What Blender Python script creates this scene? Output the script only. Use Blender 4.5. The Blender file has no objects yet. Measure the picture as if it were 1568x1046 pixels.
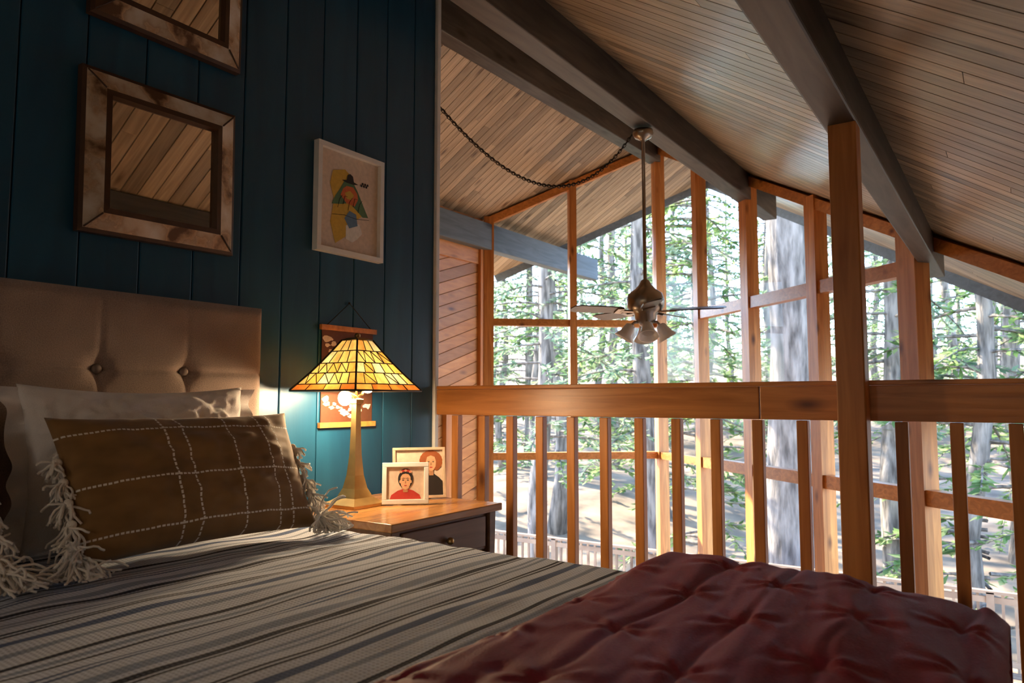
import bpy, math, random
from mathutils import Vector, Matrix, noise
random.seed(7)
R=random.random
# ------------------------------------------------------------------ materials
def newmat(name):
    m=bpy.data.materials.new(name); m.use_nodes=True
    nt=m.node_tree; b=nt.nodes['Principled BSDF']
    return m,nt,b
def N(nt,t,**k):
    n=nt.nodes.new(t)
    for a,v in k.items(): setattr(n,a,v)
    return n
def coords(nt,scale,kind='Object',rot=(0,0,0)):
    tc=N(nt,'ShaderNodeTexCoord'); mp=N(nt,'ShaderNodeMapping')
    mp.inputs['Scale'].default_value=scale; mp.inputs['Rotation'].default_value=rot
    nt.links.new(tc.outputs[kind],mp.inputs['Vector']); return mp.outputs[0]
def ramp(nt,src,stops,interp='LINEAR'):
    r=N(nt,'ShaderNodeValToRGB'); cr=r.color_ramp; cr.interpolation=interp
    while len(cr.elements)>1: cr.elements.remove(cr.elements[-1])
    cr.elements[0].position=stops[0][0]; cr.elements[0].color=(*stops[0][1],1)
    for p,c in stops[1:]:
        e=cr.elements.new(p); e.color=(*c,1)
    nt.links.new(src,r.inputs[0]); return r.outputs[0]
def mixc(nt,fac,a,b,mode='MIX'):
    m=N(nt,'ShaderNodeMix',data_type='RGBA',blend_type=mode)
    for i,v in ((0,fac),(6,a),(7,b)):
        if isinstance(v,(int,float)): m.inputs[i].default_value=v
        elif isinstance(v,tuple): m.inputs[i].default_value=(*v,1)
        else: nt.links.new(v,m.inputs[i])
    return m.outputs[2]
def math_(nt,op,a,b=None):
    m=N(nt,'ShaderNodeMath',operation=op)
    for i,v in ((0,a),(1,b)):
        if v is None: continue
        if isinstance(v,(int,float)): m.inputs[i].default_value=v
        else: nt.links.new(v,m.inputs[i])
    return m.outputs[0]
def bump(nt,b,h,strength,dist=0.01):
    bp=N(nt,'ShaderNodeBump'); bp.inputs['Strength'].default_value=strength; bp.inputs['Distance'].default_value=dist
    nt.links.new(h,bp.inputs['Height']); nt.links.new(bp.outputs[0],b.inputs['Normal'])
def simple(name,c,rough=.5,metal=0,var=.15,scale=20,bmp=.1,kind='Object'):
    m,nt,b=newmat(name)
    no=N(nt,'ShaderNodeTexNoise'); no.inputs['Scale'].default_value=1; no.inputs['Detail'].default_value=4
    nt.links.new(coords(nt,(scale,)*3,kind),no.inputs['Vector'])
    col=ramp(nt,no.outputs[0],[(.3,tuple(x*(1-var) for x in c)),(.7,tuple(min(1,x*(1+var)) for x in c))])
    nt.links.new(col,b.inputs['Base Color']); b.inputs['Roughness'].default_value=rough; b.inputs['Metallic'].default_value=metal
    if bmp: bump(nt,b,no.outputs[0],bmp,.005)
    return m
def wood(name,c1,c2,scale,rough=.5,isl=.35,knots=True,kscale=None,bmp=.25):
    m,nt,b=newmat(name)
    g=N(nt,'ShaderNodeNewGeometry'); tc=N(nt,'ShaderNodeTexCoord')
    off=N(nt,'ShaderNodeVectorMath',operation='SCALE'); off.inputs[0].default_value=(37,53,71)
    nt.links.new(g.outputs['Random Per Island'],off.inputs['Scale'])
    add=N(nt,'ShaderNodeVectorMath',operation='ADD'); nt.links.new(tc.outputs['Object'],add.inputs[0]); nt.links.new(off.outputs[0],add.inputs[1])
    mp=N(nt,'ShaderNodeMapping'); mp.inputs['Scale'].default_value=scale; nt.links.new(add.outputs[0],mp.inputs['Vector'])
    no=N(nt,'ShaderNodeTexNoise'); no.inputs['Scale'].default_value=1; no.inputs['Detail'].default_value=7; no.inputs['Distortion'].default_value=1.2
    nt.links.new(mp.outputs[0],no.inputs['Vector'])
    col=ramp(nt,no.outputs[0],[(.28,c1),(.5,tuple((x+y)/2 for x,y in zip(c1,c2))),(.72,c2)])
    if knots:
        ks=kscale or tuple(s*.18+1.0 for s in scale)
        mk=N(nt,'ShaderNodeMapping'); mk.inputs['Scale'].default_value=ks; nt.links.new(add.outputs[0],mk.inputs['Vector'])
        vo=N(nt,'ShaderNodeTexVoronoi'); vo.inputs['Scale'].default_value=1; nt.links.new(mk.outputs[0],vo.inputs['Vector'])
        kr=ramp(nt,vo.outputs['Distance'],[(.05,(.25,.18,.14)),(.14,(.75,.7,.66)),(.2,(1,1,1))])
        col=mixc(nt,1.0,col,kr,'MULTIPLY')
    v=math_(nt,'MULTIPLY_ADD',g.outputs['Random Per Island'],2*isl)
    v.node.inputs[2].default_value=1-isl
    col=mixc(nt,1.0,col,v,'MULTIPLY')
    nt.links.new(col,b.inputs['Base Color']); b.inputs['Roughness'].default_value=rough
    bump(nt,b,no.outputs[0],bmp,.004)
    return m
# ------------------------------------------------------------------ mesh builder
class B:
    def __init__(s,name,*mats):
        s.name=name; s.mats=mats; s.v=[]; s.f=[]; s.mi=[]; s.sm=[]; s.uv=[]; s.M=Matrix.Identity(4)
    def add(s,vs,fs,m=0,smooth=False,uvs=None):
        o=len(s.v); s.v+= [tuple(s.M@Vector(p)) for p in vs]
        for k,f in enumerate(fs):
            s.f.append([o+i for i in f]); s.mi.append(m); s.sm.append(smooth)
            s.uv.append([uvs[i] for i in f] if uvs else None)
    def box(s,c,d,m=0,rot=None):
        vs=[]
        for x in(-.5,.5):
            for y in(-.5,.5):
                for z in(-.5,.5):
                    p=Vector((x*d[0],y*d[1],z*d[2]))
                    if rot: p=rot@p
                    vs.append(p+Vector(c))
        s.add(vs,[(0,1,3,2),(4,6,7,5),(0,4,5,1),(2,3,7,6),(0,2,6,4),(1,5,7,3)],m)
    def box2(s,a,b,m=0):
        s.box([(i+j)/2 for i,j in zip(a,b)],[abs(j-i) for i,j in zip(a,b)],m)
    def hexa(s,vs,m=0): # bottom 4 then top 4 (ccw)
        s.add(vs,[(3,2,1,0),(4,5,6,7),(0,1,5,4),(1,2,6,5),(2,3,7,6),(3,0,4,7)],m)
    def beam(s,p0,p1,w,h,m=0,up=(0,0,1)):
        p0=Vector(p0);p1=Vector(p1);d=(p1-p0);L=d.length;d.normalize()
        sd=d.cross(Vector(up)).normalized(); u=sd.cross(d)
        rot=Matrix((sd,d,u)).transposed()
        s.box((p0+p1)/2,(w,L,h),m,rot)
    def tube(s,path,r,n=6,m=0,smooth=True,cap=True):
        path=[Vector(p) for p in path]; rs=r if isinstance(r,(list,tuple)) else [r]*len(path)
        vs=[];fs=[]; ref=Vector((.3,.2,1)).normalized()
        for i,p in enumerate(path):
            t=(path[min(i+1,len(path)-1)]-path[max(i-1,0)]).normalized()
            a=t.cross(ref)
            if a.length<.1: a=t.cross(Vector((1,0,0)))
            a.normalize(); b=t.cross(a)
            for k in range(n):
                an=2*math.pi*k/n; vs.append(p+(a*math.cos(an)+b*math.sin(an))*rs[i])
        for i in range(len(path)-1):
            for k in range(n):
                fs.append((i*n+k,i*n+(k+1)%n,(i+1)*n+(k+1)%n,(i+1)*n+k))
        if cap:
            fs.append(tuple(range(n))[::-1]); fs.append(tuple((len(path)-1)*n+k for k in range(n)))
        s.add(vs,fs,m,smooth)
    def lathe(s,prof,c,n=24,m=0,R_=None):
        vs=[];fs=[]
        for r,z in prof:
            for k in range(n):
                an=2*math.pi*k/n; p=Vector((r*math.cos(an),r*math.sin(an),z))
                if R_: p=R_@p
                vs.append(p+Vector(c))
        for i in range(len(prof)-1):
            for k in range(n): fs.append((i*n+k,i*n+(k+1)%n,(i+1)*n+(k+1)%n,(i+1)*n+k))
        s.add(vs,fs,m,True)
    def ball(s,c,r,m=0,n=12,sc=(1,1,1)):
        prof=[(max(1e-4,r*math.sin(math.pi*i/n)),-r*math.cos(math.pi*i/n)) for i in range(n+1)]
        S=Matrix.Diagonal(sc); s.lathe(prof,c,n*2,m,S)
    def grid(s,fn,nu,nv,m=0,smooth=True,uvfn=None):
        vs=[];uv=[];fs=[]
        for i in range(nu+1):
            for j in range(nv+1):
                a,b=i/nu,j/nv; vs.append(fn(a,b)); uv.append(uvfn(a,b) if uvfn else (a,b))
        for i in range(nu):
            for j in range(nv):
                q=i*(nv+1)+j; fs.append((q,q+nv+1,q+nv+2,q+1))
        s.add(vs,fs,m,smooth,uv)
    def poly(s,pts,c,m=0):
        s.add([(p[0],p[1],c) for p in pts],[tuple(range(len(pts)))],m)
    def ell(s,cx,cy,rx,ry,c,m=0,n=24,a0=0,a1=2*math.pi):
        s.poly([(cx+rx*math.cos(a0+(a1-a0)*k/n),cy+ry*math.sin(a0+(a1-a0)*k/n)) for k in range(n)],c,m)
    def done(s,bevel=0,weld=0,sub=0,parent=None,seg=2):
        me=bpy.data.meshes.new(s.name); me.from_pydata(s.v,[],s.f)
        for m in s.mats: me.materials.append(m)
        me.polygons.foreach_set('material_index',s.mi); me.polygons.foreach_set('use_smooth',s.sm)
        if any(s.uv):
            ul=me.uv_layers.new(name='UVMap'); k=0
            for f,u in zip(s.f,s.uv):
                for i in range(len(f)):
                    ul.data[k].uv=u[i] if u else (0,0); k+=1
        me.update()
        o=bpy.data.objects.new(s.name,me); bpy.context.scene.collection.objects.link(o)
        if weld:
            w=o.modifiers.new('w','WELD'); w.merge_threshold=weld
        if bevel:
            bv=o.modifiers.new('b','BEVEL'); bv.width=bevel; bv.segments=seg; bv.limit_method='ANGLE'; bv.angle_limit=.7
        if sub:
            sb=o.modifiers.new('s','SUBSURF'); sb.levels=sub; sb.render_levels=sub
        if parent: o.parent=parent
        return o
def empty(name):
    e=bpy.data.objects.new(name,None); bpy.context.scene.collection.objects.link(e); return e
# ------------------------------------------------------------------ palette
m_blue=wood('teal_painted_boards',(.006,.056,.116),(.010,.082,.156),(8,8,1.2),rough=.38,isl=.08,knots=False,bmp=.35)
m_ceil=wood('ceiling_planks',(.26,.19,.118),(.52,.41,.275),(1.6,30,1.6),rough=.30,isl=.36,kscale=(2.2,7,2.2),bmp=.25)
m_beam=wood('dark_stained_beam',(.030,.027,.025),(.10,.088,.077),(14,1.6,14),rough=.45,isl=.1,kscale=(5,2,5))
m_fir=wood('fir_orange_vertical',(.42,.14,.028),(.70,.29,.075),(22,22,1.6),rough=.4,isl=.2,kscale=(6,6,2.4))
m_firx=wood('fir_orange_long_x',(.44,.15,.030),(.72,.29,.072),(1.7,24,24),rough=.34,isl=.2,kscale=(2.2,6,6))
m_panel=wood('cedar_panelling',(.42,.165,.038),(.62,.29,.085),(5,3,18),rough=.45,isl=.25,kscale=(5,2,6))
m_white=simple('white_trim_paint',(.80,.80,.78),.5,var=.04)
m_eave=wood('blue_grey_stained_beam',(.09,.12,.145),(.16,.20,.235),(14,1.6,14),rough=.6,isl=.05)
m_carpet=simple('grey_brown_carpet',(.16,.13,.11),.95,var=.3,scale=220,bmp=.8)
m_lfloor=wood('lower_floor_boards',(.30,.15,.06),(.50,.28,.13),(18,1.2,1),rough=.35,isl=.2)
m_plain=simple('warm_wall_paint',(.55,.43,.30),.8,var=.05)
m_dark=wood('dark_walnut',(.11,.050,.020),(.21,.10,.045),(20,2,20),rough=.4,isl=.1,knots=False)
m_ntop=wood('walnut_table_top',(.36,.15,.045),(.58,.29,.10),(20,2,20),rough=.2,isl=.1,knots=False)
m_brass=simple('antique_brass',(.50,.32,.12),.32,metal=.9,var=.1)
m_nickel=simple('antique_pewter',(.36,.32,.27),.28,metal=1,var=.05)
m_lead=simple('dark_lead_came',(.03,.022,.015),.5,metal=.5)
# ------------------------------------------------------------------ constants of the house
RX=-1.22; RZ=4.25; SR=.65; SL=.62; AY=8.64; K=.863
def zc(x): return RZ-SR*(x-RX) if x>=RX else RZ-SL*(RX-x)
def wy(x): return AY-K*abs(x-RX)
OH=1.9; XL=-2.9; XR=3.5; Y0=-2.0; LF=-2.5; YR=2.89
# ------------------------------------------------------------------ ceiling
def ceiling(name,side):
    b=B(name,m_ceil,m_plain); w=.098; gap=.007
    xe=XR+.5 if side>0 else XL-.75
    y=Y0-.1
    def lim(yy):
        t=max(0.0,(AY+OH-yy)/K); return RX+side*min(t,abs(xe-RX))
    while y<AY+OH-.02:
        ya,yb=y+gap/2,min(y+w-gap/2,AY+OH-.01)
        la,lb=lim(ya),lim(yb)
        cuts=[0]; c=R()*1.5+.3
        while c<abs(xe-RX)-.3: cuts.append(c); c+=1.6+R()*2.0
        cuts.append(99)
        for i in range(len(cuts)-1):
            def cl(t,l): return RX+side*min(t,abs(l-RX))
            a0,a1=cl(cuts[i]+.001,la),cl(cuts[i+1]-.001,la); b0,b1=cl(cuts[i]+.001,lb),cl(cuts[i+1]-.001,lb)
            if abs(a1-a0)<.02: continue
            vs=[(a0,ya),(a1,ya),(b1,yb),(b0,yb)]
            if side<0: vs=vs[::-1]
            b.hexa([(p[0],p[1],zc(p[0])) for p in vs]+[(p[0],p[1],zc(p[0])+.02) for p in vs],0)
        y+=w
    ye=AY+OH-K*abs(xe-RX)
    vs=[(RX,Y0-.1),(xe,Y0-.1),(xe,ye),(RX,AY+OH)]
    if side<0: vs=vs[::-1]
    b.hexa([(p[0],p[1],zc(p[0])+.024) for p in vs]+[(p[0],p[1],zc(p[0])+.16) for p in vs],1)
    b.done()
ceiling('ceiling_right',1); ceiling('ceiling_left',-1)
b=B('trim_roof_fascia',m_eave)
for xe in (XR+.5,XL-.75):
    b.beam((RX,AY+OH+.03,zc(RX)+.04),(xe,AY+OH+.03-K*abs(xe-RX),zc(xe)+.04),.04,.26)
b.done()
# beams
def ybeam(name,x,y0,y1,z0,z1,w,h,mat):
    b=B(name,mat); b.beam((x,y0,z0+h/2),(x,y1,z1+h/2),w,h); return b.done(bevel=.008)
ybeam('ridge_beam',RX,Y0,wy(RX)-.05,3.70,3.99,.16,.46,m_beam)
ybeam('ceiling_beam',.274,Y0,wy(.274)+.9,2.96,2.98,.15,.30,m_beam)
ybeam('ceiling_beam',1.955,Y0,wy(1.93)+.8,1.99,1.97,.115,.23,m_beam)
ybeam('eave_beam',XL+.06,Y0,10.0,2.82,2.82,.14,.32,m_eave)
# ------------------------------------------------------------------ walls and floors
b=B('wall_left',m_blue,m_plain)
bw=.196; y=Y0
while y<2.86:
    ya,yb=y+.002,min(y+bw-.002,2.862)
    b.box2((-.02,ya,-.02),(0,yb,3.43),0); y+=bw
b.box2((-.12,Y0,-.02),(-.022,2.86,3.5),1)
b.done(bevel=.004)
b=B('trim_wall_corner',m_white)
b.box2((-.135,2.864,0),(.016,2.89,3.42)); b.done(bevel=.003)
b=B('baseboard_left',m_white); b.box2((.001,Y0,0.001),(.016,2.86,.11)); b.done(bevel=.003)
b=B('floor',m_carpet,m_plain)
b.box2((-.12,Y0,-.03),(XR,YR+.07,0),0); b.box2((-.12,Y0,-.26),(XR,YR+.07,-.031),1); b.done()
b=B('trim_loft_edge',m_firx); b.box2((-.12,YR+.072,-.27),(XR,YR+.11,.02)); b.done(bevel=.004)
b=B('floor_lower',m_lfloor)
y=XL
while y<XR: b.box2((y+.001,Y0,LF-.03),(y+.118,AY-.1,LF)); y+=.12
b.done()
b=B('wall_right',m_plain); b.box2((XR,Y0,LF),(XR+.12,wy(XR),zc(XR)-.02)); b.done()
b=B('wall_back',m_plain)
b.add([(XL,Y0,LF),(XR,Y0,LF),(XR,Y0,zc(XR)+.02),(RX,Y0,RZ+.02),(XL,Y0,zc(XL)+.02)]+[(XL,Y0-.1,LF),(XR,Y0-.1,LF),(XR,Y0-.1,zc(XR)+.02),(RX,Y0-.1,RZ+.02),(XL,Y0-.1,zc(XL)+.02)],
  [(0,1,2,3,4),(9,8,7,6,5),(0,5,6,1),(1,6,7,2),(2,7,8,3),(3,8,9,4),(4,9,5,0)]); b.done()
b=B('wall_far_left',m_panel,m_plain,m_fir)
ztop=2.84
b.box2((XL-.12,Y0,LF),(XL-.022,7.2,zc(XL)),1)
s=.135; c=-12.0; sl=.32
while c<6:
    for y_a,y_b in ((2.0,4.6),(4.6,7.2)):
        za,zb=c-sl*(7.2-y_a), c-sl*(7.2-y_b)
        pts=[(y_a,za),(y_b,zb),(y_b,zb+s-.006),(y_a,za+s-.006)]
        if max(p[1] for p in pts)<LF or min(p[1] for p in pts)>ztop-.1: continue
        b.hexa([(XL-.02,p[0],p[1]) for p in pts]+[(XL,p[0],p[1]) for p in pts],0)
    c+=s
b.box2((XL-.03,7.1,LF),(XL+.05,7.26,2.84),2)
b.box2((XL,6.45,-2.4),(XL+.06,6.56,.95),2)
b.box2((XL-.001,2.0,2.64),(XL+.02,7.1,2.82),0)
b.done(bevel=.003)
# ------------------------------------------------------------------ windows
m_glass,nt,bs=newmat('window_glass')
nt.nodes.remove(bs); tr=N(nt,'ShaderNodeBsdfTransparent'); gl=N(nt,'ShaderNodeBsdfGlossy'); gl.inputs['Roughness'].default_value=.02
fr=N(nt,'ShaderNodeFresnel'); fr.inputs[0].default_value=1.12; mx=N(nt,'ShaderNodeMixShader'); tr.inputs[0].default_value=(.96,.98,.98,1)
nt.links.new(fr.outputs[0],mx.inputs[0]); nt.links.new(tr.outputs[0],mx.inputs[1]); nt.links.new(gl.outputs[0],mx.inputs[2])
nt.links.new(mx.outputs[0],nt.nodes['Material Output'].inputs[0])
def window(name,xs,widths,trans):
    b=B(name,m_fir,m_glass,m_firx)
    sgn=1 if xs[-1]<=RX+.01 else -1
    ang=math.atan(K)*sgn
    rot=Matrix.Rotation(ang,3,'Z')
    for x,w in zip(xs,widths):
        top=zc(x)-.01; b.box((x,wy(x),(LF+top)/2),(w,.13,top-LF),0,rot)
    for i in range(len(xs)-1):
        xa,xb=xs[i],xs[i+1]
        b.beam((xa,wy(xa),zc(xa)-.06),(xb,wy(xb),zc(xb)-.06),.11,.09,2)
        for z,h in trans(i): b.beam((xa,wy(xa),z),(xb,wy(xb),z),.10,h,2)
        b.beam((xa,wy(xa),LF+.06),(xb,wy(xb),LF+.06),.11,.12,2)
        b.add([(xa,wy(xa),LF),(xb,wy(xb),LF),(xb,wy(xb),zc(xb)-.03),(xa,wy(xa),zc(xa)-.03)],[(0,1,2,3)],1)
    b.done()
window('window_1',[-2.84,-2.05,RX],[.12,.09,.10],lambda i:[(1.94,.085),(.32,.085)])
window('window_2',[RX+.04,-.43,.30,1.07,1.86,2.66,3.44],[.07,.10,.13,.13,.17,.12,.12],lambda i:([(.32,.085)] if i==0 else [(1.95,.11),(.32,.11)] if i<4 else [(.32,.11)]))
# ------------------------------------------------------------------ railing & post
b=B('loft_railing',m_fir,m_firx)
b.box2((.02,YR-.02,.925),(1.62,YR+.02,1.05),1); b.box2((1.624,YR-.02,.925),(XR-.005,YR+.02,1.05),1)
b.box2((.02,YR-.021,1.051),(XR-.005,YR+.07,1.068),1)
b.box2((.02,YR-.019,.06),(XR-.005,YR+.019,.10),1)
x=.137
while x<XR: b.box((x,YR,.5125),(.04,.038,.82),0); x+=.1637
b.done(bevel=.003)
b=B('support_post',m_fir)
b.box2((1.915,2.772,.001),(2.008,2.863,1.984)); b.done(bevel=.005)
# ------------------------------------------------------------------ ceiling fan
b=B('ceiling_fan',m_nickel,wood('fan_blade_wood',(.06,.045,.035),(.15,.11,.08),(12,12,12),rough=.3,isl=.1,knots=False),simple('frosted_glass',(.88,.88,.86),.2,var=.03))
fx,fy=.274,4.87
b.lathe([(.001,2.955),(.07,2.955),(.075,2.93),(.06,2.90),(.03,2.885),(.013,2.87),(.013,1.86),(.03,1.85),(.045,1.82),(.07,1.79),(.12,1.755),(.135,1.71),(.13,1.66),(.11,1.63),(.08,1.61),(.075,1.57),(.05,1.54),(.035,1.52),(.001,1.515)],(fx,fy,0),28,0)
for k in range(5):
    a=math.radians(12+72*k); Rz=Matrix.Rotation(a,4,'Z'); b.M=Matrix.Translation((fx,fy,1.625))@Rz@Matrix.Rotation(math.radians(13),4,'X')
    b.box((.13,0,0),(.12,.03,.012),0); b.box((.20,0,.0),(.05,.09,.008),0)
    o=[(.18,-.05),(.30,-.062),(.50,-.066),(.545,-.05),(.56,0),(.545,.05),(.50,.066),(.30,.062),(.18,.05)]
    n=len(o); b.add([(p[0],p[1],.004) for p in o]+[(p[0],p[1],.012) for p in o],[tuple(range(n))[::-1],tuple(range(n,2*n))]+[(i,(i+1)%n,n+(i+1)%n,n+i) for i in range(n)],1)
for k in range(4):
    a=math.radians(30+90*k); b.M=Matrix.Translation((fx,fy,1.55))@Matrix.Rotation(a,4,'Z')
    b.tube([(.04,0,0),(.08,0,0),(.10,0,-.02)],.01,8,0)
    b.lathe([(.018,0),(.034,-.01),(.042,-.04),(.052,-.08),(.075,-.115),(.071,-.115),(.046,-.08)],(.10,0,-.015),18,2,Matrix.Rotation(math.radians(-30),3,'Y'))
b.M=Matrix.Identity(4)
b.tube([(fx+.03,fy-.03,1.53),(fx+.03,fy-.03,1.40)],.002,5,0)
b.done()
b=B('swag_chain',m_lead)
P0=Vector((-.75,3.25,3.28)); P1=Vector((fx-.08,fy-.02,2.93))
pts=[]; n=96
for i in range(n+1):
    t=i/n; p=P0.lerp(P1,t); p.z-=.60*4*t*(1-t)*(0.75+.5*t); pts.append(p)
for i in range(n):
    p,q=pts[i],pts[i+1]; d=(q-p).normalized(); sd=d.cross(Vector((0,0,1))).normalized(); u=sd.cross(d)
    A=sd if i%2 else u; c=(p+q)/2
    L=(q-p).length*.72
    b.tube([c+d*L*math.cos(k*math.pi/4)+A*.011*math.sin(k*math.pi/4) for k in range(9)],.0032,4,0,cap=False)
b.tube([p+Vector((0,0,.004)) for p in pts],.003,5,0)
b.lathe([(.001,0),(.02,0),(.018,-.02),(.001,-.03)],P0+Vector((0,0,.02)),10,0)
b.tube([P0,(P0.x-.1,P0.y-.25,zc(P0.x-.1)-.01)],.004,5,0)
b.done()
# ------------------------------------------------------------------ bed
BY0,BY1=.04,1.77; BZ=.57
def fabric(name,c,weave=350,rough=.9,sheen=.3,var=.12,kind='Object',spec=.5):
    m,nt,bs=newmat(name)
    no=N(nt,'ShaderNodeTexNoise'); no.inputs['Scale'].default_value=1; no.inputs['Detail'].default_value=3
    nt.links.new(coords(nt,(weave,)*3,kind),no.inputs['Vector'])
    n2=N(nt,'ShaderNodeTexNoise'); n2.inputs['Scale'].default_value=6; nt.links.new(coords(nt,(1,1,1),kind),n2.inputs['Vector'])
    s=math_(nt,'MULTIPLY',no.outputs[0],.6)
    s=math_(nt,'ADD',s,math_(nt,'MULTIPLY',n2.outputs[0],.4))
    nt.links.new(ramp(nt,s,[(.3,tuple(x*(1-var*2) for x in c)),(.7,tuple(min(1,x*(1+var*2)) for x in c))]),bs.inputs['Base Color'])
    bs.inputs['Roughness'].default_value=rough; bs.inputs['Sheen Weight'].default_value=sheen; bs.inputs['Specular IOR Level'].default_value=spec
    bump(nt,bs,no.outputs[0],.4,.003); return m
m_linen=fabric('taupe_linen',(.29,.21,.17),300,var=.2)
m_sheet=fabric('white_cotton',(.80,.77,.76),400,var=.04)
m_quilt=fabric('burgundy_velvet',(.30,.034,.062),200,rough=.6,sheen=.04,var=.10,spec=.22)
m_button=simple('button_fabric',(.20,.15,.125),.8)
bed=empty('bed')
b=B('headboard',m_linen,m_button)
hy0,hy1,hz0,hz1=-.02,1.775,.30,1.345
buts=[.295+.291*k for k in range(5)]; bz=[1.095,.80]
def hb(a,c):
    y=hy0+(hy1-hy0)*a; z=hz0+(hz1-hz0)*c
    e=min(a*(hy1-hy0),(1-a)*(hy1-hy0),(1-c)*(hz1-hz0)); x=.10-.03*max(0,1-e/.04)**2
    for q in buts:
        x-=.008*math.exp(-((y-q)/.010)**2)*(0.25+.65*math.exp(-(min(abs(z-v) for v in bz)/.10)))
        for v in bz: x-=.022*math.exp(-(((y-q)**2+(z-v)**2)/.035**2))
    for v in bz: x-=.009*math.exp(-((z-v)/.009)**2)
    return (x,y,z)
b.grid(hb,220,120,0)
b.box2((.022,hy0,.0),(.07,hy1,hz1),0)
for q in buts:
    for v in bz: b.ball((.078,q,v),.016,1,8,(.6,1,1))
b.done(parent=bed)
b=B('bed_frame',m_dark,m_sheet)
b.box2((.12,BY0+.05,.1),(2.28,BY1-.05,.3),0)
for x in(.2,2.2):
    for y in(BY0+.12,BY1-.12): b.box2((x-.03,y-.03,.001),(x+.03,y+.03,.1),0)
b.box2((.12,BY0+.02,.3),(2.28,BY1-.02,.535),1)
b.done(bevel=.03,parent=bed)
def fold(s,a,c,r):
    if s<a+r:
        t=a+r-s
        if t<r*math.pi/2: return a+r-r*math.sin(t/r), -(r-r*math.cos(t/r))
        return a,-r-(t-r*math.pi/2)
    if s>c-r:
        t=s-(c-r)
        if t<r*math.pi/2: return c-r+r*math.sin(t/r), -(r-r*math.cos(t/r))
        return c,-r-(t-r*math.pi/2)
    return s,0
def cover(name,mat,x0,x1,y0,y1,z,r,dx0,dx1,dy0,dy1,nx,ny,hf,parent=None,sub=0):
    b=B(name,mat); sa,sb=x0+.0-dx0,x1+dx1; ta,tb=y0-dy0,y1+dy1
    def fn(a,c):
        s=sa+(sb-sa)*a; t=ta+(tb-ta)*c
        x,zx=fold(s,x0,x1,r) if dx0>0 or s>x0+r else (s,0)
        y,zy=fold(t,y0,y1,r)
        h=hf(s,t); dz=min(zx,zy) if min(zx,zy)<-r else -math.sqrt(zx*zx+zy*zy)
        ox=0;oy=0
        if zy<-.5*r: oy=h*(1 if t>y0+.5 else -1)+.012*noise.noise((s*5,3,t))*(-zy/.1)
        if zx<-.5*r: ox=h*(1 if s>x0+.4 else -1)+.012*noise.noise((t*6,9,s))*(-zx/.1)
        return (x+ox,y+oy,z+dz+(h if max(-zx,-zy)<.6*r else h*.3))
    b.grid(fn,nx,ny,0,True,lambda a,c:(sa+(sb-sa)*a,ta+(tb-ta)*c))
    return b.done(parent=parent,sub=sub)
m_str,nt,bs=newmat('striped_woven_blanket')
tc=N(nt,'ShaderNodeTexCoord'); sp=N(nt,'ShaderNodeSeparateXYZ'); nt.links.new(tc.outputs['UV'],sp.inputs[0])
wob=N(nt,'ShaderNodeTexNoise'); wob.inputs['Scale'].default_value=3; nt.links.new(tc.outputs['UV'],wob.inputs['Vector'])
xx=math_(nt,'ADD',sp.outputs[0],math_(nt,'MULTIPLY',wob.outputs[0],.012))
per=math_(nt,'FRACT',math_(nt,'DIVIDE',xx,.52))
cr,g,k_,bl=(.76,.83,.96),(.33,.40,.54),(.008,.010,.022),(.09,.14,.28)
st=[(0,cr),(.04,k_),(.07,cr),(.10,g),(.13,cr),(.155,k_),(.17,cr),(.24,bl),(.255,cr),(.275,bl),(.29,cr),(.36,g),(.42,cr),(.45,k_),(.485,cr),(.50,k_),(.515,cr),(.58,g),(.60,cr),(.62,g),(.64,cr),(.70,k_),(.715,cr),(.73,k_),(.745,cr),(.80,bl),(.85,cr),(.92,g),(.95,cr)]
c0=ramp(nt,per,st,'CONSTANT')
chk=N(nt,'ShaderNodeTexWave',wave_type='BANDS',bands_direction='Y'); chk.inputs['Scale'].default_value=32; chk.inputs['Distortion'].default_value=1
nt.links.new(tc.outputs['UV'],chk.inputs['Vector'])
ch2=N(nt,'ShaderNodeTexWave',wave_type='BANDS',bands_direction='X'); ch2.inputs['Scale'].default_value=34; nt.links.new(tc.outputs['UV'],ch2.inputs['Vector'])
wv=math_(nt,'MULTIPLY',chk.outputs[0],ch2.outputs[0])
c1=mixc(nt,math_(nt,'MULTIPLY',wv,.5),c0,(.12,.15,.22))
nt.links.new(c1,bs.inputs['Base Color']); bs.inputs['Roughness'].default_value=.95; bump(nt,bs,wv,.4,.003)
def hbk(s,t):
    return .007*noise.noise((s*5,t*3,0))+.005*noise.noise((s*16,t*5,4))+.014*math.exp(-((s-.5)/.3)**2)*noise.noise((s*4,t*6,7))
cover('striped_blanket',m_str,.12,2.34,BY0,BY1+.02,BZ,.06,0,.42,.40,.42,150,130,hbk)
def hq(s,t):
    h=.014*noise.noise((s*2.6,t*2.2,1.5))
    wx=s+.03*noise.noise((s*4,t*4,3)); wt=t+.03*noise.noise((s*4,t*4,8))
    # long soft gathers that run across the bed
    h+=.0080*noise.noise((wx*16+wt*2,wt*2.4,2))
    h+=.0035*noise.noise((wx*34+wt*4,wt*5,5))
    i=round((wx-1.7)/.16)
    off=.13 if i%2 else 0
    j=round((wt-off)/.26)
    dx,dt=wx-1.7-i*.16,wt-off-j*.26
    r=math.hypot(dx,dt); h-=.006*math.exp(-(r/.020)**2)
    an=math.atan2(dt,dx); h+=.0030*math.exp(-(r/.08)**2)*math.sin(an*6+i*2+j)*min(1,r/.03)
    h-=.0055*math.exp(-(dx/.010)**2)
    e=max(0,min(1,(s-2.05)/.4)); h-=.034*e*e*(3-2*e)
    return h+.012
cover('burgundy_comforter',m_quilt,1.65,2.415,BY0-.05,BY1+.05,.612,.075,.065,.34,.30,.30,230,280,hq)
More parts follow.
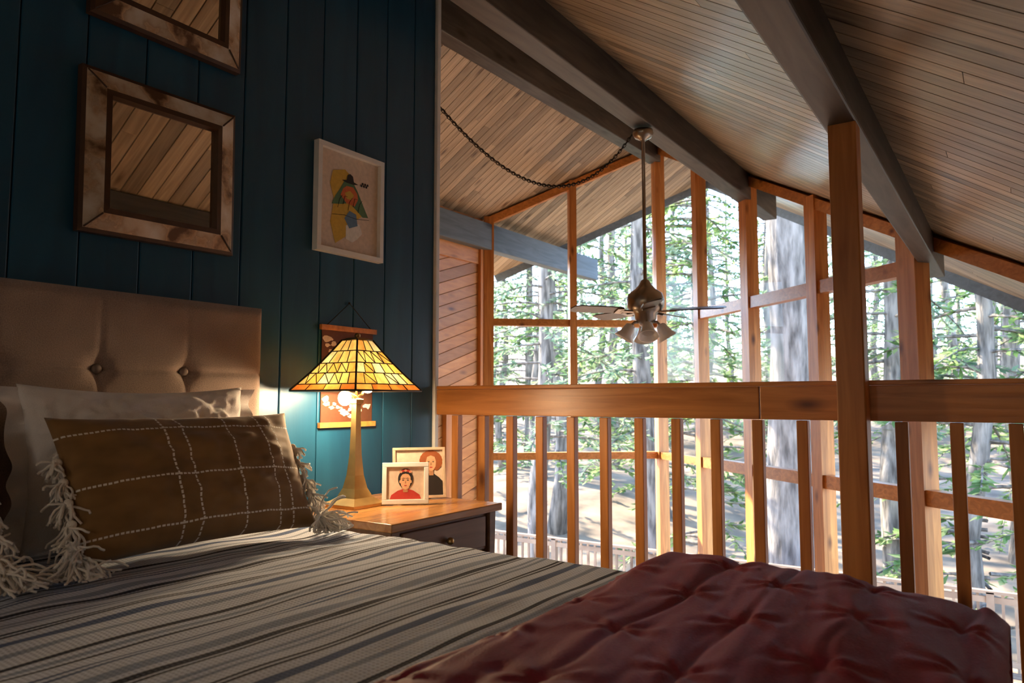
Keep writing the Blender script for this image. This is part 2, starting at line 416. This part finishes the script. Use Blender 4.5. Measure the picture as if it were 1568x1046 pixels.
# ------------------------------------------------------------------ pillows
def pillow(b,C,U,V,w,h,th,m,pinch=.10,wr=.006,seed=0,n=44):
    C=Vector(C);U=Vector(U).normalized();V=Vector(V).normalized();W=U.cross(V).normalized()
    def mk(sgn):
        def fn(a,c):
            s=2*a-1;t=2*c-1
            px=s*w/2*(1-pinch*(1-t*t)*abs(s)**3*.6); py=t*h/2*(1-pinch*(1-s*s)*abs(t)**3*.8)
            f=(max(0,1-abs(s)**2.4)**.55)*(max(0,1-abs(t)**2.4)**.55)
            q=(max(0,1-abs(s)**6))*(max(0,1-abs(t)**6))
            d=sgn*th/2*f+q*(wr*noise.noise((s*4+seed,t*4,seed))+wr*.6*noise.noise((s*11,t*9+seed,seed+4)))
            return C+U*px+V*py+W*d
        return fn
    for sgn in (1,-1):
        if sgn>0: b.grid(mk(1),n,n,m)
        else: b.grid(lambda a,c:mk(-1)(1-a,c),n,n,m,True,lambda a,c:(1-a,c))
m_br,nt,bs=newmat('brown_stitched_cover')
tc=N(nt,'ShaderNodeTexCoord'); sp=N(nt,'ShaderNodeSeparateXYZ'); nt.links.new(tc.outputs['UV'],sp.inputs[0])
wob=N(nt,'ShaderNodeTexNoise'); wob.inputs['Scale'].default_value=4; nt.links.new(tc.outputs['UV'],wob.inputs['Vector'])
def line(axis,pos,wd,freq):
    a=math_(nt,'ADD',sp.outputs[axis],math_(nt,'MULTIPLY',wob.outputs[0],.016))
    d=math_(nt,'ABSOLUTE',math_(nt,'SUBTRACT',a,pos+.008)); l=math_(nt,'LESS_THAN',d,wd)
    f=math_(nt,'LESS_THAN',math_(nt,'FRACT',math_(nt,'MULTIPLY',sp.outputs[1-axis],freq)),.70)
    return math_(nt,'MULTIPLY',l,f)
acc=None
for ax,pos,wd,fq in ([(0,p,.0036,30) for p in (.36,.43,.62,.79,.86)]+[(1,p,.0065,58) for p in (.14,.47,.84)]):
    l=line(ax,pos,wd,fq); acc=l if acc is None else math_(nt,'MAXIMUM',acc,l)
n2=N(nt,'ShaderNodeTexNoise'); n2.inputs['Scale'].default_value=7; nt.links.new(tc.outputs['UV'],n2.inputs['Vector'])
base=ramp(nt,n2.outputs[0],[(.3,(.20,.105,.030)),(.7,(.30,.165,.052))])
nt.links.new(mixc(nt,acc,base,(.88,.84,.77)),bs.inputs['Base Color']); bs.inputs['Roughness'].default_value=.8
bs.inputs['Sheen Weight'].default_value=.2; bump(nt,bs,acc,.6,.003)
m_yarn=fabric('ivory_yarn',(.86,.82,.76),500,var=.06)
def tassel(b,p,d,n=26,L=.15,m=1,floor=None,sp=.9,curl=.8):
    p=Vector(p); d=Vector(d).normalized(); b.ball(p,.012,m,6)
    for i in range(n):
        q=p.copy(); dd=(d+Vector((R()-.5,R()-.5,R()-.5))*sp).normalized(); path=[q.copy()]
        for k in range(8):
            dd=(dd+Vector((R()-.5,R()-.5,R()-.5))*curl+Vector((0,0,-.22))).normalized()
            q=q+dd*L/8
            if floor and q.z<floor: q.z=floor+R()*.012
            path.append(q.copy())
        b.tube(path,.0030,5,m)
def lumbar(yc,seed):
    b=B('brown_throw_pillow',m_br,m_yarn)
    V=Vector((-.17,0,.345)); pillow(b,(.475,yc,.775),(0,1,0),V,.75,.40,.17,0,pinch=.10,wr=.013,seed=seed)
    for sy in (-1,1):
        tassel(b,(.575,yc+sy*.365,.625),(.6,sy*.3,-.1),90,.13,1,BZ+.018,1.2,1.0)
        for k in range(5):   # shaggy fringe up the side seam
            t=k/5; tassel(b,(.560-.145*t,yc+sy*(.370-.01*math.sin(3.14*t)),.65+.24*t),(.35,sy*.45,-.5),26,.085-.04*t,1,BZ+.018,1.4,1.2)
    b.done(weld=.0005)
lumbar(1.265,1.0); lumbar(.36,6.0)
def shampillow(name,mat,xc,yc,zc_,w,h,th,lean,seed):
    b=B(name,mat); V=Vector((-lean,0,1)); pillow(b,(xc,yc,zc_),(0,1,0),V,w,h,th,0,pinch=.13,wr=.03,seed=seed,n=64)
    C=Vector((xc,yc,zc_)); V.normalize(); W=Vector((0,1,0)).cross(V)
    for sy in (-1,1): # gathered flange at both ends only
        def fn(a,c):
            t=(2*a-1)*.96; pin=1-.13*(1-t*t)*.6
            base=C+Vector((0,1,0))*sy*(w/2*.985*pin+.05*c)+V*(t*h/2)
            return base+W*(.018*c*math.sin(a*26+3*noise.noise((a*3,seed,sy)))+.02*c*noise.noise((a*5,2,seed)))
        b.grid(fn,110,5,0)
    return b.done(weld=.0005)
shampillow('white_pillow',m_sheet,.250,1.24,.815,.70,.46,.20,.14,2.0)
shampillow('white_pillow',m_sheet,.250,.42,.815,.70,.46,.20,.14,9.0)
# ------------------------------------------------------------------ nightstand
b=B('nightstand',m_dark,m_ntop,m_brass)
nx0,nx1,ny0,ny1=.05,.66,1.87,2.50
b.box2((nx0-.0,ny0-.01,.55),(nx1+.015,ny1+.012,.58),1)
b.box2((nx0+.02,ny0+.02,.40),(nx1-.02,ny1-.02,.549),0)
b.box2((nx1-.02,ny0+.07,.415),(nx1-.008,ny1-.07,.535),0)
b.ball((nx1+.008,(ny0+ny1)/2,.475),.014,2,8)
b.box2((nx0+.03,ny0+.03,.16),(nx1-.03,ny1-.03,.18),0)
for x in (nx0+.035,nx1-.025):
    for y in (ny0+.03,ny1-.03):
        b.hexa([(x-.014,y-.014,.001),(x+.014,y-.014,.001),(x+.014,y+.014,.001),(x-.014,y+.014,.001),(x-.022,y-.022,.549),(x+.022,y-.022,.549),(x+.022,y+.022,.549),(x-.022,y+.022,.549)],0)
b.done(bevel=.004)
# ------------------------------------------------------------------ table lamp
def sglass(name,c,e):
    m,nt,bs=newmat(name); nt.nodes.remove(bs)
    t=N(nt,'ShaderNodeBsdfTranslucent'); em=N(nt,'ShaderNodeEmission'); gl=N(nt,'ShaderNodeBsdfGlossy'); gl.inputs['Roughness'].default_value=.2
    no=N(nt,'ShaderNodeTexNoise'); no.inputs['Scale'].default_value=1; nt.links.new(coords(nt,(30,30,14)),no.inputs['Vector'])
    col=ramp(nt,no.outputs[0],[(.3,tuple(x*.55 for x in c)),(.7,c)])
    dk=mixc(nt,1.0,col,(.10,.10,.10),'MULTIPLY')
    nt.links.new(dk,t.inputs[0]); nt.links.new(col,em.inputs[0]); em.inputs[1].default_value=e
    a=N(nt,'ShaderNodeAddShader'); nt.links.new(t.outputs[0],a.inputs[0]); nt.links.new(em.outputs[0],a.inputs[1])
    x=N(nt,'ShaderNodeMixShader'); x.inputs[0].default_value=.06; nt.links.new(a.outputs[0],x.inputs[1]); nt.links.new(gl.outputs[0],x.inputs[2])
    nt.links.new(x.outputs[0],nt.nodes['Material Output'].inputs[0]); return m
m_bulb,nt,bs=newmat('lit_bulb'); bs.inputs['Emission Color'].default_value=(1,.70,.40,1); bs.inputs['Emission Strength'].default_value=600
g1=sglass('amber_glass',(1,.45,.08),.5); g2=sglass('yellow_glass',(1,.61,.15),.6); g3=sglass('orange_red_glass',(.9,.25,.035),.42); g4=sglass('cream_glass',(1,.74,.32),.6)
b=B('table_lamp',m_brass,m_lead,m_bulb,g1,g2,g3,g4)
lx,ly,lz=.25,2.10,.581
def sq(r,z): return [(lx-r,ly-r,z),(lx+r,ly-r,z),(lx+r,ly+r,z),(lx-r,ly+r,z)]
prof=[(.085,0),(.085,.012),(.072,.02),(.050,.035),(.034,.07),(.024,.12),(.017,.20),(.014,.30),(.013,.40),(.02,.405),(.02,.42),(.01,.425)]
for (r0,z0),(r1,z1) in zip(prof,prof[1:]): b.hexa(sq(r0,lz+z0)+sq(r1,lz+z1),0)
b.tube([(lx,ly,lz+.41),(lx,ly,lz+.67)],.005,8,0)
b.ball((lx,ly,lz+.675),.012,0,8)
zt,zb=1.237,1.035; rt,rb=.042,.183
for d in(-1,1):
    bx,by=lx,ly+.062*d; up=0 if d<0 else .05
    b.tube([(lx,ly,lz+.43),(bx,by*.5+ly*.5,lz+.44),(bx,by,lz+.46+up)],.006,8,0)
    b.lathe([(.001,.0),(.014,0),(.014,-.03),(.001,-.03)],(bx,by,lz+.475+up),10,0)
    b.ball((bx,by,lz+.425+up),.026,2,10,(1,1,1.15))
for q in range(4):
    b.M=Matrix.Translation((lx,ly,0))@Matrix.Rotation(math.pi/2*q,4,'Z')
    def P(u,t,o=0):
        r=rt+(rb-rt)*t; return Vector((r+o,u*r,zt+(zb-zt)*t+.010*math.sin(math.pi*t)*-1+o))
    rows=[0,.2,.42,.62,.86,1]
    cols=[[-1,-.3,.3,1],[-1,-.5,0,.5,1],[-1,-.62,-.22,.22,.62,1],[-1,-.7,-.30,.12,.45,.75,1],[-1,-.5,.05,.55,1]]
    for i in range(5):
        for j in range(len(cols[i])-1):
            a,c=cols[i][j],cols[i][j+1]
            mt=[3,4,4,6,4,3][int(R()*6)] if i<4 else [5,3,3,5][int(R()*4)]
            b.add([P(a,rows[i]),P(c,rows[i]),P(c,rows[i+1]),P(a,rows[i+1])],[(0,1,2,3)],mt)
            if j>0:
                b.tube([P(a,rows[i],.001),P(a,rows[i+1],.001)],.0020,4,1)
            if 0<i<4 and R()<.5: b.tube([P(a,rows[i],.001),P(c,rows[i+1],.001)],.0018,4,1)
        b.tube([P(-1,rows[i],.001),P(1,rows[i],.001)],.0022,4,1)
    b.tube([P(-1,t_,.001) for t_ in rows],.0040,5,1); b.tube([P(-1,1),P(1,1)],.004,5,1)
    b.tube([P(-1,0),P(1,0)],.004,5,0)
b.M=Matrix.Identity(4)
b.hexa(sq(.043,zt-.002)+sq(.03,zt+.010),0)
b.done()
# ------------------------------------------------------------------ wall decor
def wallM(y,z,x=.0,roll=0): return Matrix(((0,0,1,x),(1,0,0,y),(0,1,0,z),(0,0,0,1)))@Matrix.Rotation(roll,4,'Z')
m_mir,nt,bs=newmat('mirror_silver'); bs.inputs['Metallic'].default_value=1; bs.inputs['Roughness'].default_value=.02; bs.inputs['Base Color'].default_value=(.92,.84,.72,1)
m_rec,nt,bs=newmat('antiqued_mirror_frame')
no=N(nt,'ShaderNodeTexNoise'); no.inputs['Scale'].default_value=1; no.inputs['Detail'].default_value=6; nt.links.new(coords(nt,(9,9,9)),no.inputs['Vector'])
nt.links.new(ramp(nt,no.outputs[0],[(.36,(.12,.06,.03)),(.43,(.45,.30,.18)),(.54,(.66,.56,.45)),(.68,(.80,.78,.74))]),bs.inputs['Base Color'])
nt.links.new(ramp(nt,no.outputs[0],[(.38,(.5,.5,.5)),(.5,(.18,.18,.18))]),bs.inputs['Roughness']); bs.inputs['Metallic'].default_value=.25
m_fdark=simple('dark_frame_edge',(.06,.028,.014),.4)
def mirror(y,z,roll):
    b=B('framed_mirror',m_rec,m_mir,m_fdark); b.M=wallM(y,z,.004,roll)
    W,H=.278,.268; w,h=.192,.185
    def ring(o,i,mt):
        (ox,oy,oz),(ix,iy,iz)=o,i
        O=[(-ox,-oy,oz),(ox,-oy,oz),(ox,oy,oz),(-ox,oy,oz)];I=[(-ix,-iy,iz),(ix,-iy,iz),(ix,iy,iz),(-ix,iy,iz)]
        for k in range(4):
            b.add([O[k],O[(k+1)%4],I[(k+1)%4],I[k]],[(0,1,2,3)],mt)
    ring((W,H,0),(W,H,.028),2); ring((W,H,.028),(W-.012,H-.012,.034),2); ring((W-.012,H-.012,.034),(w+.018,h+.018,.050),0)
    ring((w+.018,h+.018,.050),(w,h,.052),2); ring((w,h,.052),(w-.006,h-.006,.03),2)
    b.add([(-w,-h,.03),(w,-h,.03),(w,h,.03),(-w,h,.03)],[(0,1,2,3)],1)
    b.add([(-W,-H,0),(W,-H,0),(W,H,0),(-W,H,0)],[(3,2,1,0)],2)
    for sx in (-1,1):
        for sy in (-1,1): b.tube([(sx*(W-.014),sy*(H-.014),.036),(sx*(w+.02),sy*(h+.02),.052)],.003,5,2)
    b.done()
mirror(1.388,1.80,math.radians(.8)); mirror(1.40,2.51,math.radians(0))
def flat(name,c,rough=.7): return simple(name,c,rough,var=.08,scale=60,bmp=0)
F=dict(cream=flat('print_cream',(.74,.60,.48)),yel=flat('print_yellow',(.66,.42,.06)),grn=flat('print_green',(.10,.20,.10)),org=flat('print_orange',(.65,.16,.05)),
  blu=flat('print_blue',(.12,.22,.35)),blk=flat('print_black',(.02,.015,.015)),skin=flat('print_skin',(.72,.42,.24)),brn=flat('print_brown',(.10,.035,.015)),
  pnk=flat('print_pink',(.75,.35,.22)),red=flat('print_red',(.5,.04,.03)),wht=flat('print_white',(.8,.76,.7)),shd=flat('print_skin_dark',(.48,.24,.12)),aub=flat('print_auburn',(.36,.10,.03)))
b=B('framed_art_print',m_white,F['cream'],F['yel'],F['grn'],F['org'],F['blu'],F['blk'],F['wht'])
b.M=wallM(2.265,1.868,.003,0)
W,H=.197,.238; f=.022
for s_ in (-1,1):
    b.box((0,s_*(H-f/2),.016),(2*W,f,.032),0); b.box((s_*(W-f/2),0,.016),(f,2*H-2*f,.032),0)
b.box((0,0,.006),(2*W-2*f,2*H-2*f,.01),1)
# seated figure in a green poncho with a dark hat on a yellow wash
b.poly([(-.10,.13),(-.03,.15),(.02,.12),(.04,.02),(.09,-.03),(.05,-.06),(.0,-.05),(-.02,-.15),(-.08,-.19),(-.11,-.10),(-.09,.0),(-.115,.07)],.0125,2)
b.poly([(-.105,-.02),(-.085,.02),(-.06,.055),(-.035,.095),(-.005,.118),(.02,.10),(.045,.07),(.07,.03),(.095,-.01),(.115,-.04),(.08,-.045),(.04,-.02),(0,.005),(-.05,-.01)],.0130,3)
b.poly([(-.055,.03),(-.04,.062),(-.02,.078),(.02,.08),(.045,.055),(.05,.03),(.03,-.005),(-.02,0)],.0135,4)
b.poly([(-.03,.045),(0,.06),(.025,.045),(.01,.02),(-.02,.02)],.0140,2)
b.poly([(-.05,.098),(-.022,.104),(-.016,.128),(0,.136),(.016,.128),(.022,.104),(.05,.098),(.022,.092),(-.022,.092)],.0145,6)
b.poly([(-.02,-.10),(.02,-.085),(.06,-.08),(.08,-.12),(.05,-.15),(.02,-.17),(-.02,-.16)],.0130,7)
b.poly([(.0,-.03),(.04,-.04),(.05,-.09),(.0,-.11),(-.03,-.07)],.0132,5)
for i in range(5): b.tube([(-.07+.03*i,-.03+.02*(i%2),.0142),(-.06+.03*i,.01+.02*(i%2),.0142),(-.045+.03*i,.03,.0142)],.0012,4,6)
b.tube([(-.10,-.065,.013),(-.03,-.055,.013),(.04,-.06,.013),(.12,-.05,.013)],.0013,4,6)
for i in range(6): b.poly([(.07+.006*math.cos(a)+.011*i*.7,.10+.006*math.sin(a)+(.01 if i%2 else 0)) for a in [k*math.pi/4 for k in range(8)]],.0128,6)
b.done(bevel=.002)
b=B('hanging_poster',F['brn'],m_firx,F['cream'],F['pnk'],m_lead)
b.M=wallM(2.28,1.10,.004,0)
b.box((0,0,.002),(.30,.42,.003),0)
b.box((0,.208,.008),(.325,.022,.016),1); b.box((0,-.208,.008),(.325,.022,.016),1)
rr=random.Random(3)
for i in range(60):
    cx,cy=rr.uniform(-.13,.13),rr.uniform(-.18,.18); r=rr.uniform(.008,.022)
    b.poly([(max(-.148,min(.148,cx+1.3*r*rr.uniform(.5,1.2)*math.cos(a))),max(-.19,min(.19,cy+.7*r*rr.uniform(.5,1.2)*math.sin(a)))) for a in [k*math.pi/5 for k in range(10)]],.0040+i*.00003,2 if i%3 else 3)
b.tube([(-.13,.218,.01),(0,.325,.006),(.13,.218,.01)],.0022,5,4); b.ball((0,.325,.005),.006,4,6)
b.done()
def portrait(name,x,y,z0,w,h,yaw,kind):
    fm=m_white if kind==0 else simple('pale_wood_frame',(.66,.50,.36),.5)
    b=B(name,fm,F['cream'],F['skin'],F['blk'],F['aub'],F['red'],F['grn'],F['pnk'],m_fdark,F['shd'])
    lean=math.radians(-12)
    base=Matrix.Translation((x,y,z0))@Matrix.Rotation(yaw,4,'Z')@Matrix.Rotation(math.pi/2,4,'X')@Matrix.Rotation(lean,4,'X')
    b.M=base@Matrix.Translation((0,h/2,0)); f=.018 if kind==0 else .012
    for s_ in (-1,1):
        b.box((0,s_*(h/2-f/2),.0),(w,f,.016),0); b.box((s_*(w/2-f/2),0,.0),(f,h-2*f,.016),0)
    b.box((0,0,-.003),(w-2*f,h-2*f,.006),1)
    c=.0015; k=w/.2
    if kind==0:
        k*=1.12
        b.poly([(-.06*k,-.060*k),(.06*k,-.060*k),(.054*k,-.044*k),(.030*k,-.028*k),(.011*k,-.022*k),(-.011*k,-.022*k),(-.030*k,-.028*k),(-.054*k,-.044*k)],c,5)
        b.ell(0,.016*k,.029*k,.036*k,c+.0003,3); b.ell(0,.046*k,.018*k,.011*k,c+.0004,3)
        b.poly([(-.009*k,-.034*k),(.009*k,-.034*k),(.010*k,-.01*k),(-.010*k,-.01*k)],c+.0006,9)
        b.poly([(0,-.024*k),(.010*k,-.020*k),(.017*k,-.008*k),(.020*k,.008*k),(.019*k,.024*k),(.012*k,.034*k),(0,.037*k),(-.012*k,.034*k),(-.019*k,.024*k),(-.020*k,.008*k),(-.017*k,-.008*k),(-.010*k,-.020*k)],c+.0008,2)
        for s_ in(-1,1):
            b.ell(s_*.009*k,.012*k,.0042*k,.0020*k,c+.0012,3,12); b.ell(s_*.021*k,.006*k,.003*k,.006*k,c+.0007,2,10)
            b.poly([(0,.017*k),(s_*.008*k,.021*k),(s_*.016*k,.017*k),(s_*.008*k,.0185*k)],c+.0012,3)
        b.poly([(-.0012*k,.01*k),(.0012*k,.01*k),(.0032*k,-.001*k),(-.0032*k,-.001*k)],c+.0011,9)
        b.ell(0,-.009*k,.0058*k,.0020*k,c+.0012,5,12)
        for i in range(5): b.ell((-.018+.009*i)*k,(.044+.005*math.sin(i*math.pi/4))*k,.006*k,.0050*k,c+.0010,5 if i%2 else 7,10)
    else:
        k*=.72; ox,oy=.062*k,.050*k
        for i in range(16):
            a=math.radians(-50+i*18.5); b.ell(ox+.044*k*math.cos(a),oy+.010*k+.040*k*math.sin(a),.018*k,.018*k,c+.0002+i*.00001,4,14)
        b.ell(ox,oy+.010*k,.046*k,.044*k,c+.0005,4)
        b.poly([(ox-.15*k,-.120*k),(ox+.060*k,-.120*k),(ox+.058*k,-.045*k),(ox+.040*k,-.025*k),(ox+.012*k,-.005*k),(ox-.014*k,-.005*k),(ox-.060*k,-.035*k),(ox-.11*k,-.07*k)],c+.0006,3)
        b.poly([(ox-.012*k,oy-.065*k),(ox+.012*k,oy-.065*k),(ox+.012*k,oy-.03*k),(ox-.012*k,oy-.03*k)],c+.0007,9)
        b.poly([(ox,oy-.042*k),(ox+.014*k,oy-.036*k),(ox+.024*k,oy-.018*k),(ox+.027*k,oy+.008*k),(ox+.020*k,oy+.032*k),(ox,oy+.040*k),(ox-.020*k,oy+.032*k),(ox-.027*k,oy+.008*k),(ox-.024*k,oy-.018*k),(ox-.014*k,oy-.036*k)],c+.0008,2)
        for s_ in(-1,1):
            b.ell(ox+s_*.012*k,oy+.006*k,.0052*k,.0024*k,c+.0012,3,12)
            b.poly([(ox+s_*.005*k,oy+.013*k),(ox+s_*.012*k,oy+.0165*k),(ox+s_*.020*k,oy+.012*k),(ox+s_*.012*k,oy+.0145*k)],c+.0012,4)
        b.poly([(ox-.0015*k,oy+.004*k),(ox+.0015*k,oy+.004*k),(ox+.005*k,oy-.011*k),(ox-.005*k,oy-.011*k)],c+.0011,9)
        b.ell(ox,oy-.023*k,.009*k,.003*k,c+.0012,5,12)
    b.M=base@Matrix.Translation((0,h*.42,-.012))@Matrix.Rotation(math.radians(26),4,'X')@Matrix.Translation((0,-h*.16,0))
    b.box((0,0,-.012),(.03,h*.56,.003),8)
    b.done(bevel=.0015)
portrait('photo_frame',.40,2.23,.584,.185,.165,math.radians(33+10),0)
portrait('photo_frame',.335,2.392,.584,.225,.215,math.radians(38+12),1)
# ------------------------------------------------------------------ unseen fill lamps added to brighten the rooms
m_globe,nt,bs=newmat('fill_light_globe'); bs.inputs['Emission Color'].default_value=(1,.88,.74,1); bs.inputs['Emission Strength'].default_value=25
m_globe2,nt,bs=newmat('warm_fill_globe'); bs.inputs['Emission Color'].default_value=(1,.68,.38,1); bs.inputs['Emission Strength'].default_value=26
def fill_sconce(x,z):
    b=B('added_fill_sconce',m_brass,m_globe)  # unseen globe behind the camera, added as frontal fill light
    R90=Matrix.Rotation(-math.pi/2,3,'X')
    b.lathe([(.001,0),(.06,0),(.06,.015),(.02,.02),(.001,.02)],(x,Y0+.002,z),20,0,R90)
    b.tube([(x,Y0+.02,z),(x,Y0+.12,z),(x,Y0+.16,z+.03)],.012,8,0)
    b.ball((x,Y0+.16,z+.13),.10,1,14); b.done()
fill_sconce(.95,1.35); fill_sconce(2.35,1.35)
b=B('added_fill_lamp',m_brass,m_globe2)  # unseen lamp added as warm fill on the panelled wall
b.lathe([(.001,0),(.15,0),(.15,.02),(.02,.04),(.012,.06),(.012,1.5),(.03,1.52),(.001,1.53)],(-2.2,4.0,LF+.001),24,0)
b.ball((-2.2,4.0,LF+1.70),.18,1,14); b.done()
# ------------------------------------------------------------------ outside
m_deck=wood('deck_boards',(.22,.14,.09),(.4,.28,.19),(1.5,20,2),rough=.7)
m_soil=simple('forest_floor',(.21,.15,.10),.95,var=.5,scale=.9,bmp=.5)
b=B('deck',m_deck)
y=3.0
while y<12.0:
    t=max(0,(AY-y)/K)
    if t<=0: b.box2((-6.5,y,LF-.10),(6.5,y+.135,LF-.055))
    else:
        xl=min(max(RX-t-.12,XL-.20),RX-.2); xr=max(min(RX+t+.12,XR+.2),RX+.2)
        b.box2((-6.5,y,LF-.10),(xl,y+.135,LF-.055)); b.box2((xr,y,LF-.10),(6.5,y+.135,LF-.055))
    y+=.14
b.done()
b=B('deck_railing',m_deck)
def rl(p,q):
    p=Vector(p);q=Vector(q); L=(q-p).length; d=(q-p)/L
    b.beam(p+Vector((0,0,1.0)),q+Vector((0,0,1.0)),.09,.04); b.beam(p+Vector((0,0,.9)),q+Vector((0,0,.9)),.04,.08); b.beam(p+Vector((0,0,.1)),q+Vector((0,0,.1)),.04,.07)
    n=int(L/.14)
    for i in range(n+1):
        c=p+d*(L*i/n); w=.09 if i%12==0 else .035; b.box(c+Vector((0,0,.5)),(w,w,1.0))
zz=LF-.053
rl((-6.4,11.9,zz),(6.4,11.9,zz)); rl((-6.4,8.0,zz),(-6.4,11.9,zz)); rl((6.4,5,zz),(6.4,11.9,zz)); b.done()
b=B('ground_outside',m_soil)
def gz(x,y):
    d=math.hypot(x,y); return -4.6+.12*max(0,d-14)+.5*noise.noise((x*.12,y*.12,0))+.12*noise.noise((x*.6,y*.6,3))
b.grid(lambda a,c:(-75+150*a,3+110*c,gz(-75+150*a,3+110*c)),110,90,0); b.done()
m_bark,nt,bs=newmat('pine_bark')
no=N(nt,'ShaderNodeTexNoise'); no.inputs['Scale'].default_value=1; no.inputs['Detail'].default_value=6; nt.links.new(coords(nt,(9,9,1.6)),no.inputs['Vector'])
nt.links.new(ramp(nt,no.outputs[0],[(.35,(.08,.065,.055)),(.65,(.31,.26,.225))]),bs.inputs['Base Color']); bs.inputs['Roughness'].default_value=.9; bump(nt,bs,no.outputs[0],1,.05)
def leafmat(name,a,bb,cc):
    m,nt,bs=newmat(name); nt.nodes.remove(bs)
    g=N(nt,'ShaderNodeNewGeometry'); col=ramp(nt,g.outputs['Random Per Island'],[(0,a),(.5,bb),(1,cc)])
    df=N(nt,'ShaderNodeBsdfDiffuse'); tl=N(nt,'ShaderNodeBsdfTranslucent'); ms=N(nt,'ShaderNodeMixShader'); ms.inputs[0].default_value=.5
    nt.links.new(col,df.inputs[0]); nt.links.new(col,tl.inputs[0]); nt.links.new(df.outputs[0],ms.inputs[1]); nt.links.new(tl.outputs[0],ms.inputs[2]); nt.links.new(ms.outputs[0],nt.nodes['Material Output'].inputs[0]); return m
m_leaf=leafmat('pine_needles',(.09,.17,.06),(.21,.32,.12),(.50,.56,.27))
m_leaf_haze=leafmat('hazed_pine_needles',(.13,.23,.14),(.28,.38,.24),(.56,.62,.42))  # paler needles: distance haze put into the leaf colour
def tree(seed,H,r0,low,nb,Lb,lm):
    rg=random.Random(seed); b=B('pine_tree',m_bark,lm)
    path=[(.5*noise.noise((i*.3,seed,0)),.5*noise.noise((i*.3,seed,5)),H*i/14) for i in range(15)]
    b.tube(path,[r0*(1-.93*(i/14)**1.1)*(1.25 if i==0 else 1) for i in range(15)],14,0)
    for k in range(nb):
        t=low+(1-low)*(k+rg.random())/nb; z=H*t; L=(Lb*(1-t)**.75+.4)*rg.uniform(.6,1.15); a=rg.uniform(0,6.283)
        dr=Vector((math.cos(a),math.sin(a),0)); up=rg.uniform(-.05,.25); pts=[]
        for i in range(6):
            u=i/5; pts.append(dr*(L*u)+Vector((0,0,z+up*L*u-.35*L*u*u)))
        b.tube(pts,[.035*(1-.8*i/5)+.004 for i in range(6)],4,0,True,False)
        ns=int(26*L)
        for s in range(ns):
            u=rg.uniform(.2,1.0); q=u*5; i=min(4,int(q)); p=pts[i].lerp(pts[i+1],q-i)
            sd=Vector((-dr.y,dr.x,0))*rg.choice((-1,1)); ln=rg.uniform(.15,.45)*(1.15-.5*u)
            d=(dr*rg.uniform(.3,1)+sd*rg.uniform(.2,1)+Vector((0,0,rg.uniform(-.6,.35)))).normalized()
            w=d.cross(Vector((rg.uniform(-.6,.6),rg.uniform(-.6,.6),1))).normalized()*rg.uniform(.03,.068)
            e=p+d*ln; mid=p+d*ln*.45
            b.add([p,mid+w,e,mid-w],[(0,1,2,3)],1)
    return b
def place(me,loc,rz,s):
    o=bpy.data.objects.new('pine_tree',me); o.location=loc; o.rotation_euler=(0,0,rz); o.scale=(s,s,s); bpy.context.scene.collection.objects.link(o)
tm=[]
for a in [(11,24,.26,.08,115,3.6,m_leaf),(12,27,.30,.20,105,4.0,m_leaf_haze),(13,20,.20,.04,115,3.0,m_leaf),(14,30,.44,.36,80,4.2,m_leaf)]:
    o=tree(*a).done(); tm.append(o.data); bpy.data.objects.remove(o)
for (x,y,k,s) in [(-6.96,15.2,1,.8),(-4.57,15.6,1,.85),(-4.2,18.3,2,1),(-.87,13.9,3,1),(.33,17.7,1,.9),(1.9,16.6,2,1.0),(2.4,24,0,1),(-10.4,21.5,0,1.1),(4.6,17,0,.9),(-8,25,2,1.1)]:
    place(tm[k],(x,y,gz(x,y)-.1),R()*6.28,s)
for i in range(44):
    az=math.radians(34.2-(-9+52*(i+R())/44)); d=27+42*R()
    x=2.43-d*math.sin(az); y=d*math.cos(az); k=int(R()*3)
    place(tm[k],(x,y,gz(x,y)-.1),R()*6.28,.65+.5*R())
# ------------------------------------------------------------------ light
w=bpy.data.worlds.new('World'); bpy.context.scene.world=w; w.use_nodes=True; nt=w.node_tree
sk=N(nt,'ShaderNodeTexSky',sky_type='NISHITA'); sk.sun_disc=False; sk.sun_elevation=math.radians(35); sk.sun_rotation=math.radians(-60); sk.altitude=1500
bg=nt.nodes['Background']; nt.links.new(mixc(nt,1.0,sk.outputs[0],(.93,.98,1.07),'MULTIPLY'),bg.inputs[0]); bg.inputs[1].default_value=1.75
def lamp(name,kind,loc,e,c):
    l=bpy.data.lights.new(name,kind); l.energy=e; l.color=c; o=bpy.data.objects.new(name,l); o.location=loc
    if kind=='SUN': l.angle=.02
    bpy.context.scene.collection.objects.link(o); return o
s=lamp('sun','SUN',(0,0,30),28,(1,.88,.70))
s.rotation_euler=Vector((.8,-.12,-.55)).to_track_quat('-Z','Y').to_euler()
vs=bpy.context.scene.view_settings; vs.view_transform='Standard'; vs.look='None'; vs.exposure=0.0
# ------------------------------------------------------------------ camera
cd=bpy.data.cameras.new('camera'); cam=bpy.data.objects.new('camera',cd); bpy.context.scene.collection.objects.link(cam)
cd.sensor_width=36; cd.lens=36*1130/1568; cd.clip_start=.02
cd.dof.use_dof=True; cd.dof.focus_distance=2.9; cd.dof.aperture_fstop=5.0
cam.location=(2.43,0,1.0); cam.rotation_euler=(math.radians(94.5),0,math.radians(34.2))
bpy.context.scene.camera=cam
